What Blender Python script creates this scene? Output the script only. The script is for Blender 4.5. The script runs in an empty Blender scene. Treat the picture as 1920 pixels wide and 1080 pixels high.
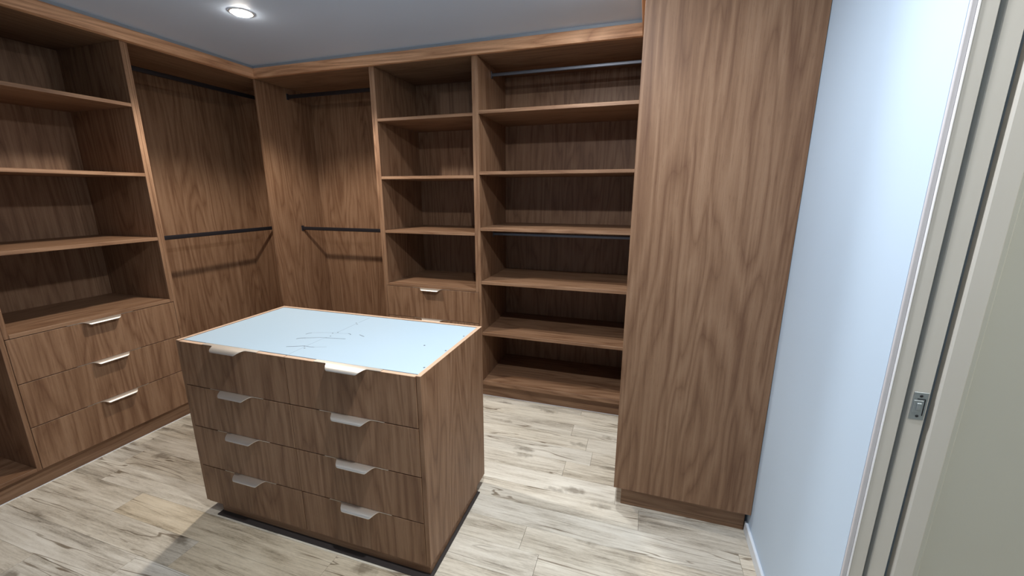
import bpy, bmesh, math, random
from mathutils import Vector

random.seed(7)
scene = bpy.context.scene
col = scene.collection

# ---------------------------------------------------------------- camera
cam_data = bpy.data.cameras.new('camera')
cam_data.sensor_width = 36.0
cam_data.lens = 762.77 * 36.0 / 1920.0
cam_data.clip_start = 0.02
cam = bpy.data.objects.new('camera', cam_data)
cam.location = (0, 0, 1.5)
cam.rotation_euler = (math.radians(90 - 13.165), 0, math.radians(17.663))
col.objects.link(cam)
scene.camera = cam

# ---------------------------------------------------------------- world, exposure
world = bpy.data.worlds.new('world')
scene.world = world
world.use_nodes = True
world.node_tree.nodes['Background'].inputs[0].default_value = (0.80, 0.90, 1.0, 1)
world.node_tree.nodes['Background'].inputs[1].default_value = 0.05
scene.view_settings.view_transform = 'Standard'
scene.view_settings.look = 'None'
scene.view_settings.exposure = 0.0
scene.view_settings.gamma = 1.0
scene.view_settings.use_curve_mapping = False

# the recessed downlights and added fill lamps: x, y, lens emission, beam watts, beam angle, colour (the corner lamp has a cut-off cone)
CEIL = 2.42
LAMPS = [(-2.08, 1.86, 200, 82.0, 140, (1.0, 0.92, 0.82)),
         (-0.36, 2.03, 420, 7.0, 160, (0.92, 0.97, 1.0)),
         (-0.28, 0.88, 320, 23.0, 180, (0.96, 0.98, 1.0)),
         (-2.08, 0.10, 30, 0.3, 165, (0.95, 0.97, 1.0)),  # weak unseen lamp, added only for fill
         (1.25, 0.30, 200, 8.0, 180, (1.0, 0.97, 0.90))]  # unseen hall lamp, added to brighten the door jamb


# ---------------------------------------------------------------- materials
class NT:
    def __init__(self, name):
        self.m = bpy.data.materials.new(name)
        self.m.use_nodes = True
        self.t = self.m.node_tree
        self.b = self.t.nodes['Principled BSDF']

    def n(self, kind, **kw):
        nd = self.t.nodes.new('ShaderNode' + kind)
        for k, v in kw.items():
            if k.startswith('i_'):
                nd.inputs[int(k[2:])].default_value = v
            else:
                setattr(nd, k, v)
        return nd

    def l(self, a, b):
        self.t.links.new(a, b)

    def math(self, op, a, b=0.0, c=None, clamp=False):
        nd = self.n('Math', operation=op, use_clamp=clamp)
        for i, v in enumerate((a, b) if c is None else (a, b, c)):
            if hasattr(v, 'links'):
                self.l(v, nd.inputs[i])
            else:
                nd.inputs[i].default_value = v
        return nd.outputs[0]

    def ramp(self, fac, stops):
        nd = self.n('ValToRGB')
        e = nd.color_ramp.elements
        while len(e) < len(stops):
            e.new(0.5)
        for i, (p, c) in enumerate(stops):
            e[i].position = p
            e[i].color = (c[0], c[1], c[2], 1)
        self.l(fac, nd.inputs[0])
        return nd.outputs[0]

    def mix(self, mode, fac, a, b):
        nd = self.n('Mix', data_type='RGBA', blend_type=mode)
        for i, v in ((0, fac), (6, a), (7, b)):
            if hasattr(v, 'links'):
                self.l(v, nd.inputs[i])
            elif i == 0:
                nd.inputs[0].default_value = v
            else:
                nd.inputs[i].default_value = (v[0], v[1], v[2], 1)
        return nd.outputs[2]

    def coords(self, axis, spread=20.0):
        """object coordinates with a per-object shift; the grain axis is turned to z"""
        tc = self.n('TexCoord')
        oi = self.n('ObjectInfo')
        sh = self.n('CombineXYZ')
        self.l(self.math('MULTIPLY', oi.outputs['Random'], spread), sh.inputs[0])
        self.l(self.math('MULTIPLY', oi.outputs['Random'], spread * 1.7), sh.inputs[1])
        self.l(self.math('MULTIPLY', oi.outputs['Random'], spread * 2.3), sh.inputs[2])
        add = self.n('VectorMath', operation='ADD')
        self.l(tc.outputs['Object'], add.inputs[0])
        self.l(sh.outputs[0], add.inputs[1])
        sep = self.n('SeparateXYZ')
        self.l(add.outputs[0], sep.inputs[0])
        order = {'z': (0, 1, 2), 'x': (1, 2, 0), 'y': (2, 0, 1)}[axis]
        cmb = self.n('CombineXYZ')
        for i, k in enumerate(order):
            self.l(sep.outputs[k], cmb.inputs[i])
        return cmb.outputs[0], oi.outputs['Random']

    def scaled(self, vec, s):
        nd = self.n('VectorMath', operation='MULTIPLY')
        self.l(vec, nd.inputs[0])
        nd.inputs[1].default_value = s
        return nd.outputs[0]

    def noise(self, vec, scale=1.0, detail=2.0, rough=0.5, dist=0.0):
        nd = self.n('TexNoise')
        nd.inputs['Scale'].default_value = scale
        nd.inputs['Detail'].default_value = detail
        nd.inputs['Roughness'].default_value = rough
        nd.inputs['Distortion'].default_value = dist
        self.l(vec, nd.inputs['Vector'])
        return nd.outputs[0]

    def bump(self, h, strength, dist=0.001):
        nd = self.n('Bump')
        nd.inputs['Strength'].default_value = strength
        nd.inputs['Distance'].default_value = dist
        self.l(h, nd.inputs['Height'])
        self.l(nd.outputs[0], self.b.inputs['Normal'])


def wood(axis, gain=1.0, name='walnut_board_grain_'):
    k = NT(name + axis)
    v, rnd = k.coords(axis)
    # wavering growth rings, stretched along the grain
    base = k.noise(k.scaled(v, (4.6, 4.6, 0.50)), 1.0, 3.0, 0.45, 0.30)
    ring = k.math('PINGPONG', k.math('MULTIPLY', base, 30.0), 1.0)
    ring = k.math('POWER', ring, 0.55)
    streak = k.noise(k.scaled(v, (95, 95, 1.5)), 1.0, 3.0, 0.65, 0.15)
    mid = k.noise(k.scaled(v, (38, 38, 0.9)), 1.0, 2.0, 0.55, 0.2)
    broad = k.noise(k.scaled(v, (9, 9, 0.4)), 1.0, 2.0, 0.5)
    pores = k.noise(k.scaled(v, (420, 420, 14)), 1.0, 2.0, 0.6)
    f = k.math('MULTIPLY', ring, 0.23)
    f = k.math('ADD', f, k.math('MULTIPLY', streak, 0.48))
    f = k.math('ADD', f, k.math('MULTIPLY', mid, 0.20))
    f = k.math('ADD', f, k.math('MULTIPLY', broad, 0.18))
    f = k.math('ADD', f, k.math('MULTIPLY', rnd, 0.03))
    stops = [(0.40, (0.150, 0.073, 0.038)), (0.56, (0.218, 0.117, 0.064)),
             (0.68, (0.272, 0.155, 0.089)), (0.84, (0.330, 0.200, 0.121))]
    c = k.ramp(f, [(p, tuple(q * gain for q in cc)) for p, cc in stops])
    pm = k.math('MULTIPLY', k.math('LESS_THAN', pores, 0.40), 0.30)
    c = k.mix('MULTIPLY', pm, c, (0.45, 0.38, 0.33))
    k.l(c, k.b.inputs['Base Color'])
    k.b.inputs['Roughness'].default_value = 0.52
    k.b.inputs['Specular IOR Level'].default_value = 0.35
    k.bump(k.math('ADD', streak, k.math('MULTIPLY', pores, 0.5)), 0.12, 0.0006)
    return k.m


def plank_mat():
    k = NT('weathered_oak_laminate')
    v, rnd = k.coords('x', 31.0)
    broad = k.noise(k.scaled(v, (10, 10, 1.5)), 1.0, 4.0, 0.6, 0.3)
    streak = k.noise(k.scaled(v, (75, 75, 4.5)), 1.0, 4.0, 0.7, 0.4)
    fine = k.noise(k.scaled(v, (300, 300, 60)), 1.0, 3.0, 0.7)
    f = k.math('ADD', k.math('MULTIPLY', broad, 0.50), k.math('MULTIPLY', streak, 0.46))
    f = k.math('ADD', f, k.math('MULTIPLY', fine, 0.16))
    c = k.ramp(f, [(0.39, (0.22, 0.195, 0.16)), (0.48, (0.50, 0.455, 0.38)),
                   (0.56, (0.67, 0.625, 0.54)), (0.68, (0.82, 0.785, 0.70))])
    # each plank's own tone
    oi = k.n('ObjectInfo')
    c = k.mix('MULTIPLY', 1.0, c, oi.outputs['Color'])
    # dark cracks along the grain
    cr = k.noise(k.scaled(v, (15, 15, 0.9)), 1.0, 3.0, 0.5, 0.7)
    cr = k.math('ABSOLUTE', k.math('SUBTRACT', cr, 0.5))
    line = k.math('MULTIPLY', k.math('SUBTRACT', 0.014, cr), 110.0, clamp=True)
    gate = k.noise(k.scaled(v, (5, 5, 2.2)), 1.0, 1.0, 0.5)
    gate = k.math('MULTIPLY', k.math('SUBTRACT', gate, 0.43), 9.0, clamp=True)
    c = k.mix('MULTIPLY', k.math('MULTIPLY', k.math('MULTIPLY', line, gate), 0.85), c, (0.30, 0.25, 0.20))
    # knots
    vo = k.n('TexVoronoi', feature='F1')
    vo.inputs['Scale'].default_value = 1.0
    warp = k.n('VectorMath', operation='ADD')
    k.l(k.scaled(v, (6.5, 6.5, 2.6)), warp.inputs[0])
    nz = k.n('TexNoise')
    nz.inputs['Scale'].default_value = 30.0
    k.l(v, nz.inputs['Vector'])
    wsc = k.n('VectorMath', operation='MULTIPLY')
    k.l(nz.outputs[1], wsc.inputs[0])
    wsc.inputs[1].default_value = (0.22, 0.22, 0.22)
    k.l(wsc.outputs[0], warp.inputs[1])
    k.l(warp.outputs[0], vo.inputs['Vector'])
    kn = k.math('MULTIPLY', k.math('SUBTRACT', 0.19, vo.outputs['Distance']), 9.0, clamp=True)
    c = k.mix('MULTIPLY', k.math('MULTIPLY', kn, 0.75), c, (0.34, 0.31, 0.28))
    k.l(c, k.b.inputs['Base Color'])
    k.b.inputs['Roughness'].default_value = 0.44
    k.b.inputs['Specular IOR Level'].default_value = 0.4
    k.bump(streak, 0.15, 0.0008)
    return k.m


def plain(name, c, rough=0.5, metal=0.0, spec=0.5, var=0.03, scale=6.0, bump=0.0):
    k = NT(name)
    tc = k.n('TexCoord')
    nz = k.noise(tc.outputs['Object'], scale, 3.0, 0.55)
    lo = tuple(x * (1 - var) for x in c)
    hi = tuple(min(1, x * (1 + var)) for x in c)
    k.l(k.ramp(nz, [(0.3, lo), (0.7, hi)]), k.b.inputs['Base Color'])
    k.b.inputs['Roughness'].default_value = rough
    k.b.inputs['Metallic'].default_value = metal
    k.b.inputs['Specular IOR Level'].default_value = spec
    if bump:
        k.bump(k.noise(tc.outputs['Object'], 260.0, 2.0), bump, 0.0006)
    return k.m


def brushed(name, c, rough):
    k = NT(name)
    tc = k.n('TexCoord')
    nz = k.noise(k.scaled(tc.outputs['Object'], (12, 500, 500)), 1.0, 3.0, 0.6)
    k.l(k.ramp(nz, [(0.3, tuple(x * 0.9 for x in c)), (0.7, c)]), k.b.inputs['Base Color'])
    k.l(k.math('MULTIPLY_ADD', nz, 0.12, rough), k.b.inputs['Roughness'])
    k.b.inputs['Metallic'].default_value = 0.85
    return k.m


def glow(name, c, strength):
    k = NT(name)
    k.b.inputs['Base Color'].default_value = (1, 1, 1, 1)
    k.b.inputs['Emission Color'].default_value = (*c, 1)
    k.b.inputs['Emission Strength'].default_value = strength
    return k.m


WZ, WX, WY = wood('z'), wood('x'), wood('y')
FX, FY = wood('x', 2.75, 'lamplit_fascia_grain_'), wood('y', 2.75, 'lamplit_fascia_grain_')  # same walnut, lightened: lamplight on the fascias is put into the colour
PLANK = plank_mat()
WALL = plain('cool_white_wall_paint', (0.555, 0.69, 0.845), 0.6, var=0.012, scale=1.5, bump=0.04)
CEILING = plain('matt_ceiling_paint', (0.63, 0.75, 0.93), 0.55, var=0.015, scale=1.2, bump=0.03)
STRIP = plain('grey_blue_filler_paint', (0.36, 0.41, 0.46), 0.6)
TRIM = plain('white_enamel_trim', (0.80, 0.87, 0.95), 0.35, var=0.01)
JAMB = plain('warm_grey_jamb_primer', (0.63, 0.60, 0.545), 0.5, var=0.02, scale=3.0)
HALL = plain('warm_grey_hall_paint', (0.58, 0.57, 0.50), 0.6, var=0.02, scale=2.0)
CAULK = plain('white_caulk', (0.92, 0.92, 0.93), 0.5)
MELAMINE = plain('white_melamine', (0.42, 0.54, 0.635), 0.32, var=0.006, scale=2.0)
SUBFLOOR = plain('dark_subfloor', (0.07, 0.06, 0.05), 0.8)
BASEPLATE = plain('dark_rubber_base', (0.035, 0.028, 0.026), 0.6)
HANDLE = brushed('brushed_champagne_metal', (0.86, 0.79, 0.70), 0.34)
RAIL = plain('satin_black_rail', (0.022, 0.020, 0.024), 0.38, metal=0.3)
RAILGREY = brushed('brushed_grey_rail', (0.16, 0.165, 0.19), 0.40)
STEEL = brushed('latch_steel', (0.42, 0.46, 0.48), 0.40)
DARKSTEEL = plain('latch_dark_steel', (0.03, 0.03, 0.035), 0.5, metal=0.5)  # near-black steel for the latch grooves and screws
PENCIL = plain('pencil_graphite', (0.07, 0.09, 0.13), 0.6)
PENCILFAINT = plain('faint_pencil_graphite', (0.27, 0.34, 0.42), 0.6)
SCREW = plain('screw_steel', (0.10, 0.12, 0.15), 0.4, metal=0.4)
LAMPRING = plain('white_lamp_trim', (0.85, 0.85, 0.85), 0.4)


# ---------------------------------------------------------------- helpers
def tag(o, label=None, cat=None, group=None, kind=None):
    if label:
        o['label'] = label
    if cat:
        o['category'] = cat
    if group:
        o['group'] = group
    if kind:
        o['kind'] = kind
    return o


def thing(name, loc, label, cat, group=None):
    o = bpy.data.objects.new(name, None)
    o.empty_display_size = 0.05
    o.location = loc
    col.objects.link(o)
    return tag(o, label, cat, group)


def wpos(o):
    p = Vector(o.location)
    while o.parent:
        o = o.parent
        p += Vector(o.location)
    return p


def add(name, me, mat, loc, parent=None):
    me.materials.clear()
    me.materials.append(mat)
    o = bpy.data.objects.new(name, me)
    col.objects.link(o)
    if parent:
        o.parent = parent
        o.location = Vector(loc) - wpos(parent)
    else:
        o.location = loc
    return o


def boxes_mesh(name, bl, c, bevel=0.0):
    bm = bmesh.new()
    for (x0, x1, y0, y1, z0, z1) in bl:
        r = bmesh.ops.create_cube(bm, size=1.0)
        for v in r['verts']:
            v.co = Vector(((x0 + x1) / 2 + v.co.x * (x1 - x0) - c[0],
                           (y0 + y1) / 2 + v.co.y * (y1 - y0) - c[1],
                           (z0 + z1) / 2 + v.co.z * (z1 - z0) - c[2]))
    if bevel:
        bmesh.ops.bevel(bm, geom=bm.edges[:], offset=bevel, segments=1, affect='EDGES')
    me = bpy.data.meshes.new(name)
    bm.to_mesh(me)
    bm.free()
    return me


def box(name, parent, x0, x1, y0, y1, z0, z1, mat, bevel=0.0012):
    c = ((x0 + x1) / 2, (y0 + y1) / 2, (z0 + z1) / 2)
    return add(name, boxes_mesh(name, [(x0, x1, y0, y1, z0, z1)], c, bevel), mat, c, parent)


def multi(name, parent, bl, mat, bevel=0.0):
    c = ((bl[0][0] + bl[0][1]) / 2, (bl[0][2] + bl[0][3]) / 2, (bl[0][4] + bl[0][5]) / 2)
    return add(name, boxes_mesh(name, bl, c, bevel), mat, c, parent)


def lathe_mesh(name, prof, seg=40, smooth=True):
    bm = bmesh.new()
    rings = []
    for (r, z) in prof:
        if r < 1e-6:
            rings.append([bm.verts.new((0, 0, z))])
        else:
            rings.append([bm.verts.new((r * math.cos(2 * math.pi * i / seg), r * math.sin(2 * math.pi * i / seg), z))
                          for i in range(seg)])
    for a, b in zip(rings, rings[1:]):
        for i in range(seg):
            j = (i + 1) % seg
            q = [a[i % len(a)], a[j % len(a)], b[j % len(b)], b[i % len(b)]]
            u = []
            for w in q:
                if w not in u:
                    u.append(w)
            if len(u) > 2:
                bm.faces.new(u)
    bmesh.ops.recalc_face_normals(bm, faces=bm.faces[:])
    me = bpy.data.meshes.new(name)
    bm.to_mesh(me)
    bm.free()
    if smooth:
        for p in me.polygons:
            p.use_smooth = True
    return me


# ---------------------------------------------------------------- key dimensions (metres)
XL = -2.8757          # front plane of the left run
XLB = -3.44           # its back panel
YB = 2.598            # front plane of the far run
YBB = 3.15            # its back panel
XR = 0.545            # right wall
KICK = 0.105
GTOP = 2.336          # underside of the cabinet tops
YNEAR = -1.25
XHALL = 1.75
JY = 1.06             # door jamb

# ---------------------------------------------------------------- setting
floor = tag(multi('floor', None, [(-3.46, XHALL, YNEAR, 3.17, -0.06, -0.0085)], SUBFLOOR), kind='structure')
floor['label'] = 'pale weathered oak laminate plank floor'
W = 0.13
rows = int((3.0 - YNEAR) / W) + 1
known = {0: -2.349, -1: -1.77, -2: -1.945, 2: -0.325, 4: 0.485, 5: 0.076, 7: -0.325, 9: -0.232, 12: -0.318}
first = int(math.floor((YNEAR - 1.005) / W))
PL = 1.21
x_lo, x_hi = -2.97, XHALL - 0.01
for kk in range(first, 14):
    y0 = 1.005 + kk * W
    y1 = y0 + W
    if y0 < YNEAR:
        y0 = YNEAR
    j = known.get(kk, -2.0 + ((kk * 0.437) % 1.0) * PL)
    js = [j + n * PL for n in range(-5, 6)]
    cuts = [x_lo] + [q for q in js if x_lo + 0.05 < q < x_hi - 0.05] + [x_hi]
    for a, b in zip(cuts, cuts[1:]):
        c = ((a + b) / 2, (y0 + y1) / 2, -0.004)
        me = boxes_mesh('plank', [(a + 0.0006, b - 0.0006, y0 + 0.0004, y1 - 0.0004, -0.0084, 0.0)], c)
        p = add('plank', me, PLANK, c, floor)
        t = random.uniform(0.93, 1.0)
        w = random.uniform(0.0, 1.0)
        p.color = (t, t * (0.99 - 0.03 * w), t * (0.98 - 0.08 * w), 1)
        if (kk == 0 and -2.36 < a < -0.5) or (kk == -1 and -1.8 < a < -0.6):
            p.color = (0.93, 0.845, 0.72, 1)      # honey-toned boards beside the island

tag(multi('ceiling', None, [(-3.46, XHALL, YNEAR, 3.17, CEIL, CEIL + 0.08)], CEILING), kind='structure')
tag(multi('wall_left', None, [(-3.56, -3.46, YNEAR, 3.17, 0, CEIL)], WALL), kind='structure')
tag(multi('wall_far', None, [(-3.56, XHALL, 3.17, 3.27, 0, CEIL)], WALL), kind='structure')
tag(multi('wall_near', None, [(-3.56, XHALL, YNEAR - 0.1, YNEAR, 0, CEIL)], WALL), kind='structure')
DOOR_LO = 0.16        # other side of the doorway
DH = 2.06             # door head
XO = 0.690            # hall side of the right wall
tag(multi('wall_right', None, [
    (XR, 0.585, JY + 0.006, 3.17, 0, CEIL), (0.645, XO, JY + 0.02, 3.17, 0, CEIL),
    (0.585, 0.645, 1.93, 3.17, 0, CEIL), (0.585, 0.645, JY, 1.93, DH + 0.06, CEIL),
    (XR, XO, DOOR_LO, JY, DH, CEIL), (XR, XO, YNEAR, DOOR_LO, 0, CEIL)], WALL), kind='structure')
tag(multi('wall_hall', None, [(XO, XHALL, JY + 0.045, JY + 0.145, 0, CEIL),
                              (XHALL, XHALL + 0.1, YNEAR, JY + 0.145, 0, CEIL)], HALL), kind='structure')
tag(box('baseboard_right', None, 0.5335, XR, JY + 0.012, 1.803, 0, 0.052, TRIM, 0.002), kind='structure')
# door frame: plaster stop, caulk line, two split jamb posts with the cavity between
tag(box('trim_1', None, 0.5455, 0.5548, JY - 0.001, JY + 0.006, 0, DH, plain('plaster_edge_bead', (0.60, 0.58, 0.60), 0.6), 0.001),
    kind='structure')
tag(box('trim_2', None, 0.5548, 0.5585, JY - 0.004, JY + 0.006, 0, DH, CAULK, 0.0015), kind='structure')
tag(box('trim_3', None, 0.5585, 0.5865, JY - 0.002, JY + 0.006, 0, DH, JAMB, 0.0015), kind='structure')
tag(box('trim_4', None, 0.6435, 0.684, JY - 0.002, JY + 0.02, 0, DH, JAMB, 0.003), kind='structure')
tag(box('trim_5', None, 0.684, 0.700, JY + 0.008, JY + 0.0445, 0, DH, HALL, 0.004), kind='structure')
door = tag(box('door_1', None, 0.5975, 0.6315, JY + 0.002, 1.90, 0.012, DH + 0.03, JAMB, 0.0015), kind='structure')
door['label'] = 'pale cavity sliding door pushed back into its wall pocket'
LX, LZ = 0.6155, 1.0365
plate = box('latch', door, LX - 0.013, LX + 0.013, JY + 0.0002, JY + 0.0022, LZ - 0.033, LZ + 0.033, STEEL, 0.0006)
plate['label'] = 'grey metal edge latch with two screws'
box('latch_slide', plate, LX - 0.0115, LX + 0.006, JY - 0.0012, JY + 0.0004, LZ - 0.015, LZ + 0.014, STEEL, 0.0005)
box('latch_button', plate, LX - 0.0055, LX + 0.0025, JY - 0.003, JY - 0.001, LZ - 0.009, LZ + 0.008, STEEL, 0.0008)
for (a, b, c_, d) in ((LX - 0.006, LX + 0.0085, LZ + 0.0165, LZ + 0.018), (LX + 0.0075, LX + 0.009, LZ - 0.022, LZ + 0.0165),
                      (LX + 0.003, LX + 0.0042, LZ - 0.009, LZ + 0.008)):
    box('latch_groove', plate, a, b, JY - 0.0005, JY + 0.0004, c_, d, DARKSTEEL, 0)
for dz in (-0.024, 0.0245):
    s = add('screw', lathe_mesh('screw', [(0, 0.0012), (0.0026, 0.001), (0.0032, 0.0)], 14), DARKSTEEL,
            (LX, JY + 0.0002, LZ + dz), plate)
    s.rotation_euler = (math.radians(90), 0, 0)

# painted filler strips between fascia and ceiling
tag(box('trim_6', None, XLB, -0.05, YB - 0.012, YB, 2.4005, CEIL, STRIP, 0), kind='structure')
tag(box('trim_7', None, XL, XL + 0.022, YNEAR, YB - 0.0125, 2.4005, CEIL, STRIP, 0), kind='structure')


# ---------------------------------------------------------------- drawer pull
def handle_mesh():
    """edge pull: a thin plate on the drawer's top edge, 0.30 long, whose middle rolls forward into a lip"""
    nu, tmax = 41, 9
    L = 0.15
    bm = bmesh.new()

    def outl(x):                     # how far the lip reaches at x: 0..1, soft shoulders
        a = abs(x)
        if a < 0.062:
            return 1.0
        if a > 0.094:
            return 0.0
        t = (0.094 - a) / 0.032
        return t * t * (3 - 2 * t)
    us = sorted(set([-L, L] + [-0.094 + 0.188 * i / (nu - 1) for i in range(nu)]))
    grid = []
    for x in us:
        r = outl(x)
        rowv = [bm.verts.new((x, 0.017, 0.0012)), bm.verts.new((x, 0.002, 0.0012))]
        for t in range(1, tmax):
            q = t / (tmax - 1) * (0.06 + 0.94 * r)
            rowv.append(bm.verts.new((x, 0.002 - 0.036 * math.sin(q * 1.25) / math.sin(1.25), 0.0012 - 0.013 * q * q)))
        grid.append(rowv)
    for a, b in zip(grid, grid[1:]):
        for i in range(len(a) - 1):
            bm.faces.new((a[i], a[i + 1], b[i + 1], b[i]))
    bmesh.ops.recalc_face_normals(bm, faces=bm.faces[:])
    for f in bm.faces:
        if f.normal.z < 0:
            bmesh.ops.reverse_faces(bm, faces=bm.faces[:])
        break
    geom = bmesh.ops.extrude_face_region(bm, geom=bm.faces[:])
    for v in [g for g in geom['geom'] if isinstance(g, bmesh.types.BMVert)]:
        v.co.z += 0.0016
    bmesh.ops.recalc_face_normals(bm, faces=bm.faces[:])
    me = bpy.data.meshes.new('handle')
    bm.to_mesh(me)
    bm.free()
    me.materials.append(HANDLE)
    for p in me.polygons:
        p.use_smooth = True
    me.set_sharp_from_angle(angle=math.radians(40))
    return me


HME = handle_mesh()


def handle(drawer, loc, rotz):
    o = bpy.data.objects.new('handle', HME)
    col.objects.link(o)
    o.parent = drawer
    o.location = Vector(loc) - wpos(drawer)
    o.rotation_euler = (0, 0, rotz)
    o['label'] = 'champagne metal edge pull'
    return o


def rail(parent, axis, a, b, u, z, mat, h=0.030, w=0.015):
    """flat oval hanging rail with an end bracket at each side; axis is the direction it runs in"""
    bm = bmesh.new()
    n = 16
    rings = []
    for s in (a, b):
        ring = []
        for i in range(n):
            t = 2 * math.pi * i / n
            p = w / 2 * math.copysign(abs(math.cos(t)) ** 0.6, math.cos(t))
            q = h / 2 * math.copysign(abs(math.sin(t)) ** 0.6, math.sin(t))
            m = (a + b) / 2
            ring.append(bm.verts.new((s - m, p, q) if axis == 'x' else (p, s - m, q)))
        rings.append(ring)
    for i in range(n):
        j = (i + 1) % n
        bm.faces.new((rings[0][i], rings[0][j], rings[1][j], rings[1][i]))
    bm.faces.new(rings[0])
    bm.faces.new(rings[1])
    bmesh.ops.recalc_face_normals(bm, faces=bm.faces[:])
    me = bpy.data.meshes.new('hanging_rail')
    bm.to_mesh(me)
    bm.free()
    c = ((a + b) / 2, u, z) if axis == 'x' else (u, (a + b) / 2, z)
    o = add('hanging_rail', me, mat, c, parent)
    for s, d in ((a, 1), (b, -1)):
        lo, hi = sorted((s - d * 0.0, s + d * 0.006))
        if axis == 'x':
            box('rail_bracket', o, lo, hi, u - 0.013, u + 0.013, z - 0.022, z + 0.024, mat, 0.002)
        else:
            box('rail_bracket', o, u - 0.013, u + 0.013, lo, hi, z - 0.022, z + 0.024, mat, 0.002)
    return o


# ---------------------------------------------------------------- kickboards and fascias (run past several units)
tag(box('kickboard', None, XL - 0.056, XL - 0.04, -0.05, YB + 0.04, 0, KICK - 0.001, WY),
    'brown walnut-grain kickboard along the floor under the left wall cabinets', 'kickboard')
tag(box('kickboard', None, XL - 0.0395, 0.03, YB + 0.042, YB + 0.058, 0, KICK - 0.001, WX),
    'brown walnut-grain kickboard under the far wall shelving, behind the island', 'kickboard')
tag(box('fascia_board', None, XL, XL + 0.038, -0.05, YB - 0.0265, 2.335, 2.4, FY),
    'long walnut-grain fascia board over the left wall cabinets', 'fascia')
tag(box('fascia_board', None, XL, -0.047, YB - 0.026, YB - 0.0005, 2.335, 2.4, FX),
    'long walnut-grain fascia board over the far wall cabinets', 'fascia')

tag(box('trim_8', None, XL - 0.0398, XL - 0.0355, -0.05, YB + 0.038, 0.0002, 0.004, CAULK, 0), kind='structure')
tag(box('trim_9', None, XL - 0.035, -0.012, YB + 0.038, YB + 0.0418, 0.0002, 0.004, CAULK, 0), kind='structure')

# ---------------------------------------------------------------- left run: shelf tower with three drawers
T = 0.0183
u = thing('shelf_and_drawer_unit', (XL, 1.39, 0), 'tall open shelf unit with three wide drawers, on the left wall', 'cabinet')
y0, y1 = 1.0145, 1.7700
L4 = 0.8315
box('side_panel', u, XLB, XL, y0, y0 + T, L4 - 0.02, GTOP, WZ)
box('side_panel', u, XLB, XL, y1 - T, y1, L4 - 0.02, GTOP, WZ)
box('side_panel', u, XLB, XL - 0.021, y0, y0 + T, KICK, L4 - 0.0205, WZ)
box('side_panel', u, XLB, XL - 0.021, y1 - T, y1, KICK, L4 - 0.0205, WZ)
box('back_panel', u, XLB - 0.016, XLB - 0.0005, y0, y1, KICK, GTOP, WZ)
box('top_panel', u, XLB - 0.016, XL, y0, y1, GTOP + 0.0005, GTOP + 0.018, WY)
box('base_panel', u, XLB, XL - 0.021, y0 + T, y1 - T, KICK, KICK + 0.018, WY)
for z in (2.006, 1.6156, 1.230):
    box('shelf', u, XLB, XL, y0 + T + 0.0004, y1 - T - 0.0004, z - 0.0195, z, WY)
box('shelf', u, XLB, XL, y0 + T + 0.0004, y1 - T - 0.0004, L4 - 0.02, L4, WY)
dz = [0.8095, 0.5765, 0.339, 0.104]
for i in range(3):
    d = box('drawer', u, XL - 0.0195, XL, y0 + 0.0015, y1 - 0.0015, dz[i + 1] + 0.002, dz[i] - 0.0015, WZ)
    handle(d, (XL, (y0 + y1) / 2, dz[i] - 0.0015), math.radians(90))

# left run: open hanging bay in the corner
u = thing('hanging_unit', (XL, 2.3, 0), 'open hanging bay with black rail in the left corner, beside the three-drawer tower', 'wardrobe')
y0, y1 = 1.7705, 2.888
box('side_panel', u, XLB, XL, y0, y0 + T, KICK, GTOP, WZ)
box('side_panel', u, XLB, XL - 0.012, y1 - T, y1, KICK, GTOP, WZ)
box('back_panel', u, XLB - 0.016, XLB - 0.0005, y0, y1, KICK, GTOP, WZ)
box('top_panel', u, XLB - 0.016, XL - 0.012, y0, y1, GTOP + 0.0005, GTOP + 0.018, WY)
box('base_panel', u, XLB, XL - 0.012, y0 + T, y1 - T, KICK, KICK + 0.018, WY)
rail(u, 'y', y0 + T, y1 - T, -3.15, 1.195, RAIL)
rail(u, 'y', y0 + T, y1 - T, -3.15, 2.27, RAIL)

# left run: open bay at the picture's left edge
u = thing('open_wardrobe_unit', (XL, 0.5, 0), 'open bay at the left picture edge, left of the three-drawer tower', 'wardrobe')
y0, y1 = -0.05, 1.0140
box('side_panel', u, XLB, XL, y0, y0 + T, KICK, GTOP, WZ)
box('side_panel', u, XLB, XL, y1 - T, y1, KICK, GTOP, WZ)
box('back_panel', u, XLB - 0.016, XLB - 0.0005, y0, y1, KICK, GTOP, WZ)
box('top_panel', u, XLB - 0.016, XL, y0, y1, GTOP + 0.0005, GTOP + 0.018, WY)
box('base_panel', u, XLB, XL, y0 + T, y1 - T, KICK - 0.001, KICK + 0.018, WY)
box('shelf', u, XLB, XL, y0 + T, y1 - T, 1.986, 2.006, WY)
rail(u, 'y', y0 + T, y1 - T, -3.15, 1.93, RAIL)

# ---------------------------------------------------------------- far run: corner hanging bay
G = 0.0205
u = thing('hanging_unit', (-2.36, YB, 0), 'open hanging bay with black rail on the far wall, left of the narrow shelf tower', 'wardrobe')
x0, x1 = -2.8865, -1.8335
box('side_panel', u, x0, x0 + T, YB, YBB, KICK, GTOP, WZ)
box('side_panel', u, x1 - G, x1, YB, YBB, KICK, GTOP, WZ)
box('back_panel', u, x0, x1, YBB + 0.0005, YBB + 0.016, KICK, GTOP, WZ)
box('top_panel', u, x0 + 0.012, x1, YB, YBB + 0.016, GTOP + 0.0005, GTOP + 0.018, WX)
box('base_panel', u, x0 + T, x1 - G, YB, YBB, KICK, KICK + 0.018, WX)
rail(u, 'x', x0 + T, x1 - G, 2.895, 1.195, RAIL)
rail(u, 'x', x0 + T, x1 - G, 2.895, 2.27, RAIL)

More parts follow.
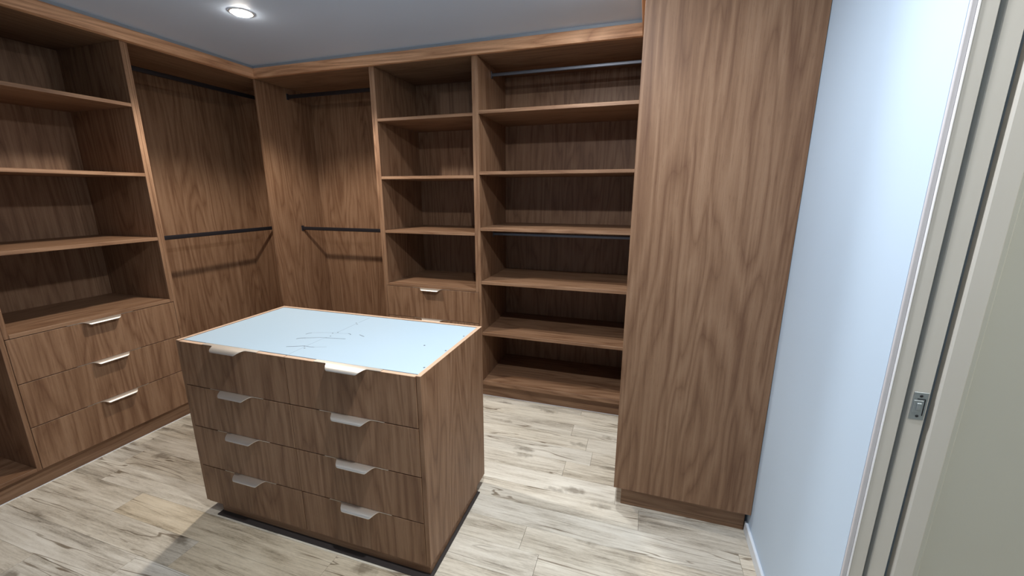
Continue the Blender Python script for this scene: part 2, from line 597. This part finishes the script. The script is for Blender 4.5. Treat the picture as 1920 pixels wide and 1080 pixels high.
# far run: narrow shelf tower with drawers
u = thing('shelf_and_drawer_unit', (-1.45, YB, 0), 'narrow shelf tower with drawers on the far wall, behind the island', 'cabinet')
x0, x1 = -1.8330, -1.0755
M4 = 0.8336
box('side_panel', u, x0, x0 + G, YB, YBB, M4 - 0.02, GTOP, WZ)
box('side_panel', u, x1 - G, x1, YB, YBB, M4 - 0.02, GTOP, WZ)
box('side_panel', u, x0, x0 + G, YB + 0.021, YBB, KICK, M4 - 0.0205, WZ)
box('side_panel', u, x1 - G, x1, YB + 0.021, YBB, KICK, M4 - 0.0205, WZ)
box('back_panel', u, x0 + 0.0004, x1, YBB + 0.0005, YBB + 0.016, KICK, GTOP, WZ)
box('top_panel', u, x0 + 0.0004, x1, YB, YBB + 0.016, GTOP + 0.0005, GTOP + 0.018, WX)
box('base_panel', u, x0 + G, x1 - G, YB + 0.021, YBB, KICK, KICK + 0.018, WX)
for z in (2.0035, 1.6145, 1.2319, M4):
    box('shelf', u, x0 + G + 0.0004, x1 - G - 0.0004, YB, YBB, z - 0.02, z, WX)
dz = [0.8125, 0.578, 0.3425, 0.105]
for i in range(3):
    d = box('drawer', u, x0 + 0.0015, x1 - 0.0015, YB, YB + 0.0195, dz[i + 1] + 0.002, dz[i] - 0.0015, WZ)
    handle(d, ((x0 + x1) / 2, YB, dz[i] - 0.0015), 0)

# far run: wide bay of six shelves
u = thing('open_shelf_unit', (-0.55, YB, 0), 'wide open shelving bay with six shelves, beside the tall end panel', 'shelving')
x0, x1 = -1.0750, -0.0264
box('side_panel', u, x0, x0 + G, YB, YBB, KICK, GTOP, WZ)
box('side_panel', u, x1 - G + 0.0005, x1, YB, YBB, KICK, GTOP, WZ)
box('back_panel', u, x0, x1, YBB + 0.0005, YBB + 0.016, KICK, GTOP, WZ)
box('top_panel', u, x0, x1, YB, YBB + 0.016, GTOP + 0.0005, GTOP + 0.018, WX)
for z in (2.015, 1.6375, 1.268, 0.8938, 0.516):
    box('shelf', u, x0 + G + 0.0004, x1 - G, YB, YBB, z - 0.021, z, WX)
box('shelf', u, x0 + G + 0.0004, x1 - G, YB, YBB, KICK, 0.137, WX)
rail(u, 'x', x0 + G, x1 - G, 2.85, 2.282, RAILGREY, h=0.022)
rail(u, 'x', x0 + G, x1 - G, 2.85, 1.204, RAILGREY, h=0.022)

# ---------------------------------------------------------------- right run: tall wardrobe seen end-on
YT = 1.7665
u = thing('tall_wardrobe', (0.25, YT, 0), 'tall brown wardrobe end panel reaching the ceiling beside the blue-white wall', 'wardrobe')
TX = -0.0464
box('end_panel', u, TX, 0.5435, YT, YT + 0.0205, 0.113, CEIL - 0.002, WZ)
box('kickboard', u, -0.0108, 0.5325, YT + 0.0385, YT + 0.0545, 0.0005, 0.1125, WX)
box('kickboard', u, -0.0108, 0.005, YT + 0.055, YB + 0.0415, 0.0005, KICK - 0.001, WY)
box('back_panel', u, 0.5285, 0.5435, YT + 0.021, YBB, KICK, GTOP, WZ)
box('side_panel', u, TX + 0.0205, 0.528, YB, YB + 0.0185, KICK, GTOP, WZ)
box('top_panel', u, TX, 0.528, YT + 0.021, YB - 0.001, GTOP + 0.0005, GTOP + 0.018, WY)
box('base_panel', u, TX, 0.528, YT + 0.021, YB - 0.001, KICK, KICK + 0.018, WY)
for z in (2.006,):
    box('shelf', u, TX, 0.528, YT + 0.021, YB - 0.001, z - 0.02, z, WY)
rail(u, 'y', YT + 0.021, YB - 0.001, 0.25, 1.94, RAIL)
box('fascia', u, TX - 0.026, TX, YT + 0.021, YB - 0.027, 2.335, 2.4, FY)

# ---------------------------------------------------------------- island drawer unit
IX0, IX1, IY0, IY1, IZT, IZB = -1.9215, -0.7071, 1.1584, 1.741, 0.8706, 0.0531
S = 0.0185
u = thing('island_unit', ((IX0 + IX1) / 2, (IY0 + IY1) / 2, 0),
          'freestanding walnut-grain island with eight drawers and a white unfinished top', 'island')
box('side_panel', u, IX0, IX0 + S, IY0 + 0.002, IY1, IZB, IZT, WZ)
box('side_panel', u, IX1 - S, IX1, IY0 + 0.002, IY1, IZB, IZT, WZ)
box('back_panel', u, IX0 + S + 0.0003, IX1 - S - 0.0003, IY1 - 0.0185, IY1, IZB, IZT - 0.0005, WZ)
top = box('top_panel', u, IX0 + S + 0.0003, IX1 - S - 0.0003, IY0 + 0.0225, IY1 - 0.019, IZT - 0.02, IZT - 0.002, MELAMINE, 0.0006)
top['label'] = 'white melamine top with pencil marks and screw holes'
box('base_panel', u, IX0 + S + 0.0003, IX1 - S - 0.0003, IY0 + 0.022, IY1 - 0.019, IZB, IZB + 0.018, WX)
box('centre_panel', u, -1.3265, -1.3085, IY0 + 0.022, IY1 - 0.019, IZB + 0.0185, IZT - 0.0205, WZ)
zr = [0.8690, 0.6620, 0.4570, 0.2515, 0.0531]
xc = [IX0 + S + 0.0015, -1.3175, IX1 - S - 0.0015]
for cidx in range(2):
    for r in range(4):
        a, b = xc[cidx] + (0.0012 if cidx else 0), xc[cidx + 1] - (0 if cidx else 0.0012)
        d = box('drawer', u, a, b, IY0, IY0 + 0.019, zr[r + 1] + (0.002 if r < 3 else 0), zr[r] - 0.0012, WZ)
        handle(d, ((a + b) / 2 + 0.002, IY0, zr[r] - 0.0012), 0)
EDGE = plain('pale_edge_banding', (0.56, 0.38, 0.26), 0.5, var=0.08, scale=30.0)
for (a, b, c_, d) in ((IX0 + 0.0005, IX0 + S - 0.0005, IY0 + 0.003, IY1 - 0.001), (IX1 - S + 0.0005, IX1 - 0.0005, IY0 + 0.003, IY1 - 0.001),
                      (IX0 + S + 0.001, IX1 - S - 0.001, IY1 - 0.018, IY1 - 0.001)):
    box('edge_strip', u, a, b, c_, d, IZT - 0.0004, IZT + 0.0004, EDGE, 0)
for cidx in range(2):
    a, b = xc[cidx] + 0.002, xc[cidx + 1] - 0.002
    box('edge_strip', u, a, b, IY0 + 0.0008, IY0 + 0.0182, zr[0] - 0.0016, zr[0] - 0.0009, EDGE, 0)
# recessed plinth on a slightly larger dark base plate
KX0, KX1, KY0, KY1 = -1.835, -0.7155, 1.1695, 1.6560
box('plinth', u, KX0, KX1, KY0, KY1, 0.006, IZB - 0.0002, WX, 0.001)
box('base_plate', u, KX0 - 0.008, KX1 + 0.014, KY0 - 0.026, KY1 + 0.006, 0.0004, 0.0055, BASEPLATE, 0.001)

ZM = IZT - 0.002


def stroke(pts, w, mat, name='pencil_line'):
    bm = bmesh.new()
    P = [Vector((p[0], p[1], 0)) for p in pts]
    c = sum(P, Vector()) / len(P)
    prev = None
    for i, p in enumerate(P):
        t = (P[min(i + 1, len(P) - 1)] - P[max(i - 1, 0)]).normalized()
        nrm = Vector((-t.y, t.x, 0)) * (w / 2)
        pr = (bm.verts.new(p - c + nrm), bm.verts.new(p - c - nrm))
        if prev:
            bm.faces.new((prev[0], prev[1], pr[1], pr[0]))
        prev = pr
    bmesh.ops.recalc_face_normals(bm, faces=bm.faces[:])
    ge = bmesh.ops.extrude_face_region(bm, geom=bm.faces[:])
    for v in [g for g in ge['geom'] if isinstance(g, bmesh.types.BMVert)]:
        v.co.z += 0.00025
    bmesh.ops.recalc_face_normals(bm, faces=bm.faces[:])
    me = bpy.data.meshes.new(name)
    bm.to_mesh(me)
    bm.free()
    return add(name, me, mat, (c.x, c.y, ZM + 0.00005), top)


stroke([(-1.319, 1.189), (-1.3206, 1.2437), (-1.3213, 1.30)], 0.0016, PENCILFAINT)
stroke([(-1.3213, 1.30), (-1.3213, 1.3609), (-1.3194, 1.3885)], 0.0014, PENCILFAINT)
stroke([(-1.3165, 1.468), (-1.3173, 1.52), (-1.3173, 1.60)], 0.0018, PENCILFAINT)
stroke([(-1.3173, 1.615), (-1.3168, 1.66), (-1.3162, 1.70)], 0.0022, PENCILFAINT)
stroke([(-1.4388, 1.3992), (-1.4345, 1.4130), (-1.425, 1.4215)], 0.0032, PENCIL)
stroke([(-1.425, 1.4215), (-1.3847, 1.4383), (-1.333, 1.4502), (-1.2571, 1.4653)], 0.0018, PENCILFAINT)
stroke([(-1.2571, 1.4653), (-1.246, 1.4625), (-1.2365, 1.4544)], 0.003, PENCIL)
stroke([(-1.4311, 1.3368), (-1.423, 1.3475), (-1.40, 1.3585)], 0.0040, PENCIL)
stroke([(-1.40, 1.3585), (-1.3715, 1.371), (-1.3415, 1.3831), (-1.3125, 1.3882)], 0.0026, PENCIL)
stroke([(-1.3125, 1.3882), (-1.2825, 1.3919), (-1.25, 1.397), (-1.222, 1.4019)], 0.0030, PENCIL)
stroke([(-1.3964, 1.2486), (-1.3761, 1.2576), (-1.3561, 1.2665), (-1.3292, 1.2787)], 0.0032, PENCIL)
stroke([(-1.3292, 1.2787), (-1.3019, 1.277), (-1.2791, 1.2798)], 0.0026, PENCIL)
stroke([(-1.2791, 1.2798), (-1.256, 1.289), (-1.2326, 1.2982)], 0.002, PENCILFAINT)
stroke([(-1.1979, 1.4666), (-1.18, 1.4590), (-1.1623, 1.4522)], 0.0032, PENCIL)
hole = lathe_mesh('screw_hole', [(0, 0.0004), (0.0026, 0.0004), (0.0036, 0.0)], 14)
screw = lathe_mesh('screw_head', [(0, 0.0007), (0.003, 0.0006), (0.0042, 0.0)], 14)
for (x, y) in ((-1.327, 1.2764), (-1.3092, 1.258), (-1.3116, 1.4119), (-1.33, 1.4467), (-1.316, 1.4644),
               (-1.3162, 1.3886), (-1.3262, 1.6078), (-1.3096, 1.5927)):
    add('screw_hole', hole, SCREW, (x, y, ZM + 0.00005), top)
for (x, y) in ((-0.7365, 1.2383), (-0.7360, 1.4131), (-0.7365, 1.5938), (-0.8487, 1.4385)):
    add('screw_head', screw, SCREW, (x, y, ZM + 0.00005), top)


# ---------------------------------------------------------------- downlights and added fill lamps
where = ['glowing recessed ceiling downlight near the left corner', 'recessed ceiling downlight above the far shelving',
         'recessed ceiling downlight near the doorway', 'unseen fill lamp added near the left wall by the entrance',
         'unseen fill lamp added in the hall beyond the doorway']
for (x, y, lens, watts, spread, c), lab in zip(LAMPS, where):
    u = thing('downlight', (x, y, CEIL), lab, 'downlight', 'recessed ceiling downlights')
    add('trim_ring', lathe_mesh('trim_ring', [(0.047, -0.0005), (0.047, -0.003), (0.051, -0.0045), (0.058, -0.003), (0.060, -0.0005)], 48),
        LAMPRING, (x, y, CEIL), u)
    add('lens', lathe_mesh('lens', [(0.0465, -0.002), (0.0460, -0.006), (0.038, -0.0095), (0.022, -0.0112), (0.0, -0.0118)], 32),
        glow('lamp_glow', c, lens), (x, y, CEIL), u)
    cone = spread == 140
    ld = bpy.data.lights.new('downlight_beam', 'SPOT' if cone else 'AREA')
    ld.energy = watts
    ld.color = c
    if cone:
        ld.spot_size = math.radians(spread)
        ld.spot_blend = 0.38
        ld.shadow_soft_size = 0.04
    else:
        ld.shape = 'DISK'
        ld.size = 0.085
        ld.spread = math.radians(spread)
    lo = bpy.data.objects.new('downlight_beam', ld)
    lo.location = (0, 0, -0.06 if cone else -0.028)
    col.objects.link(lo)
    lo.parent = u
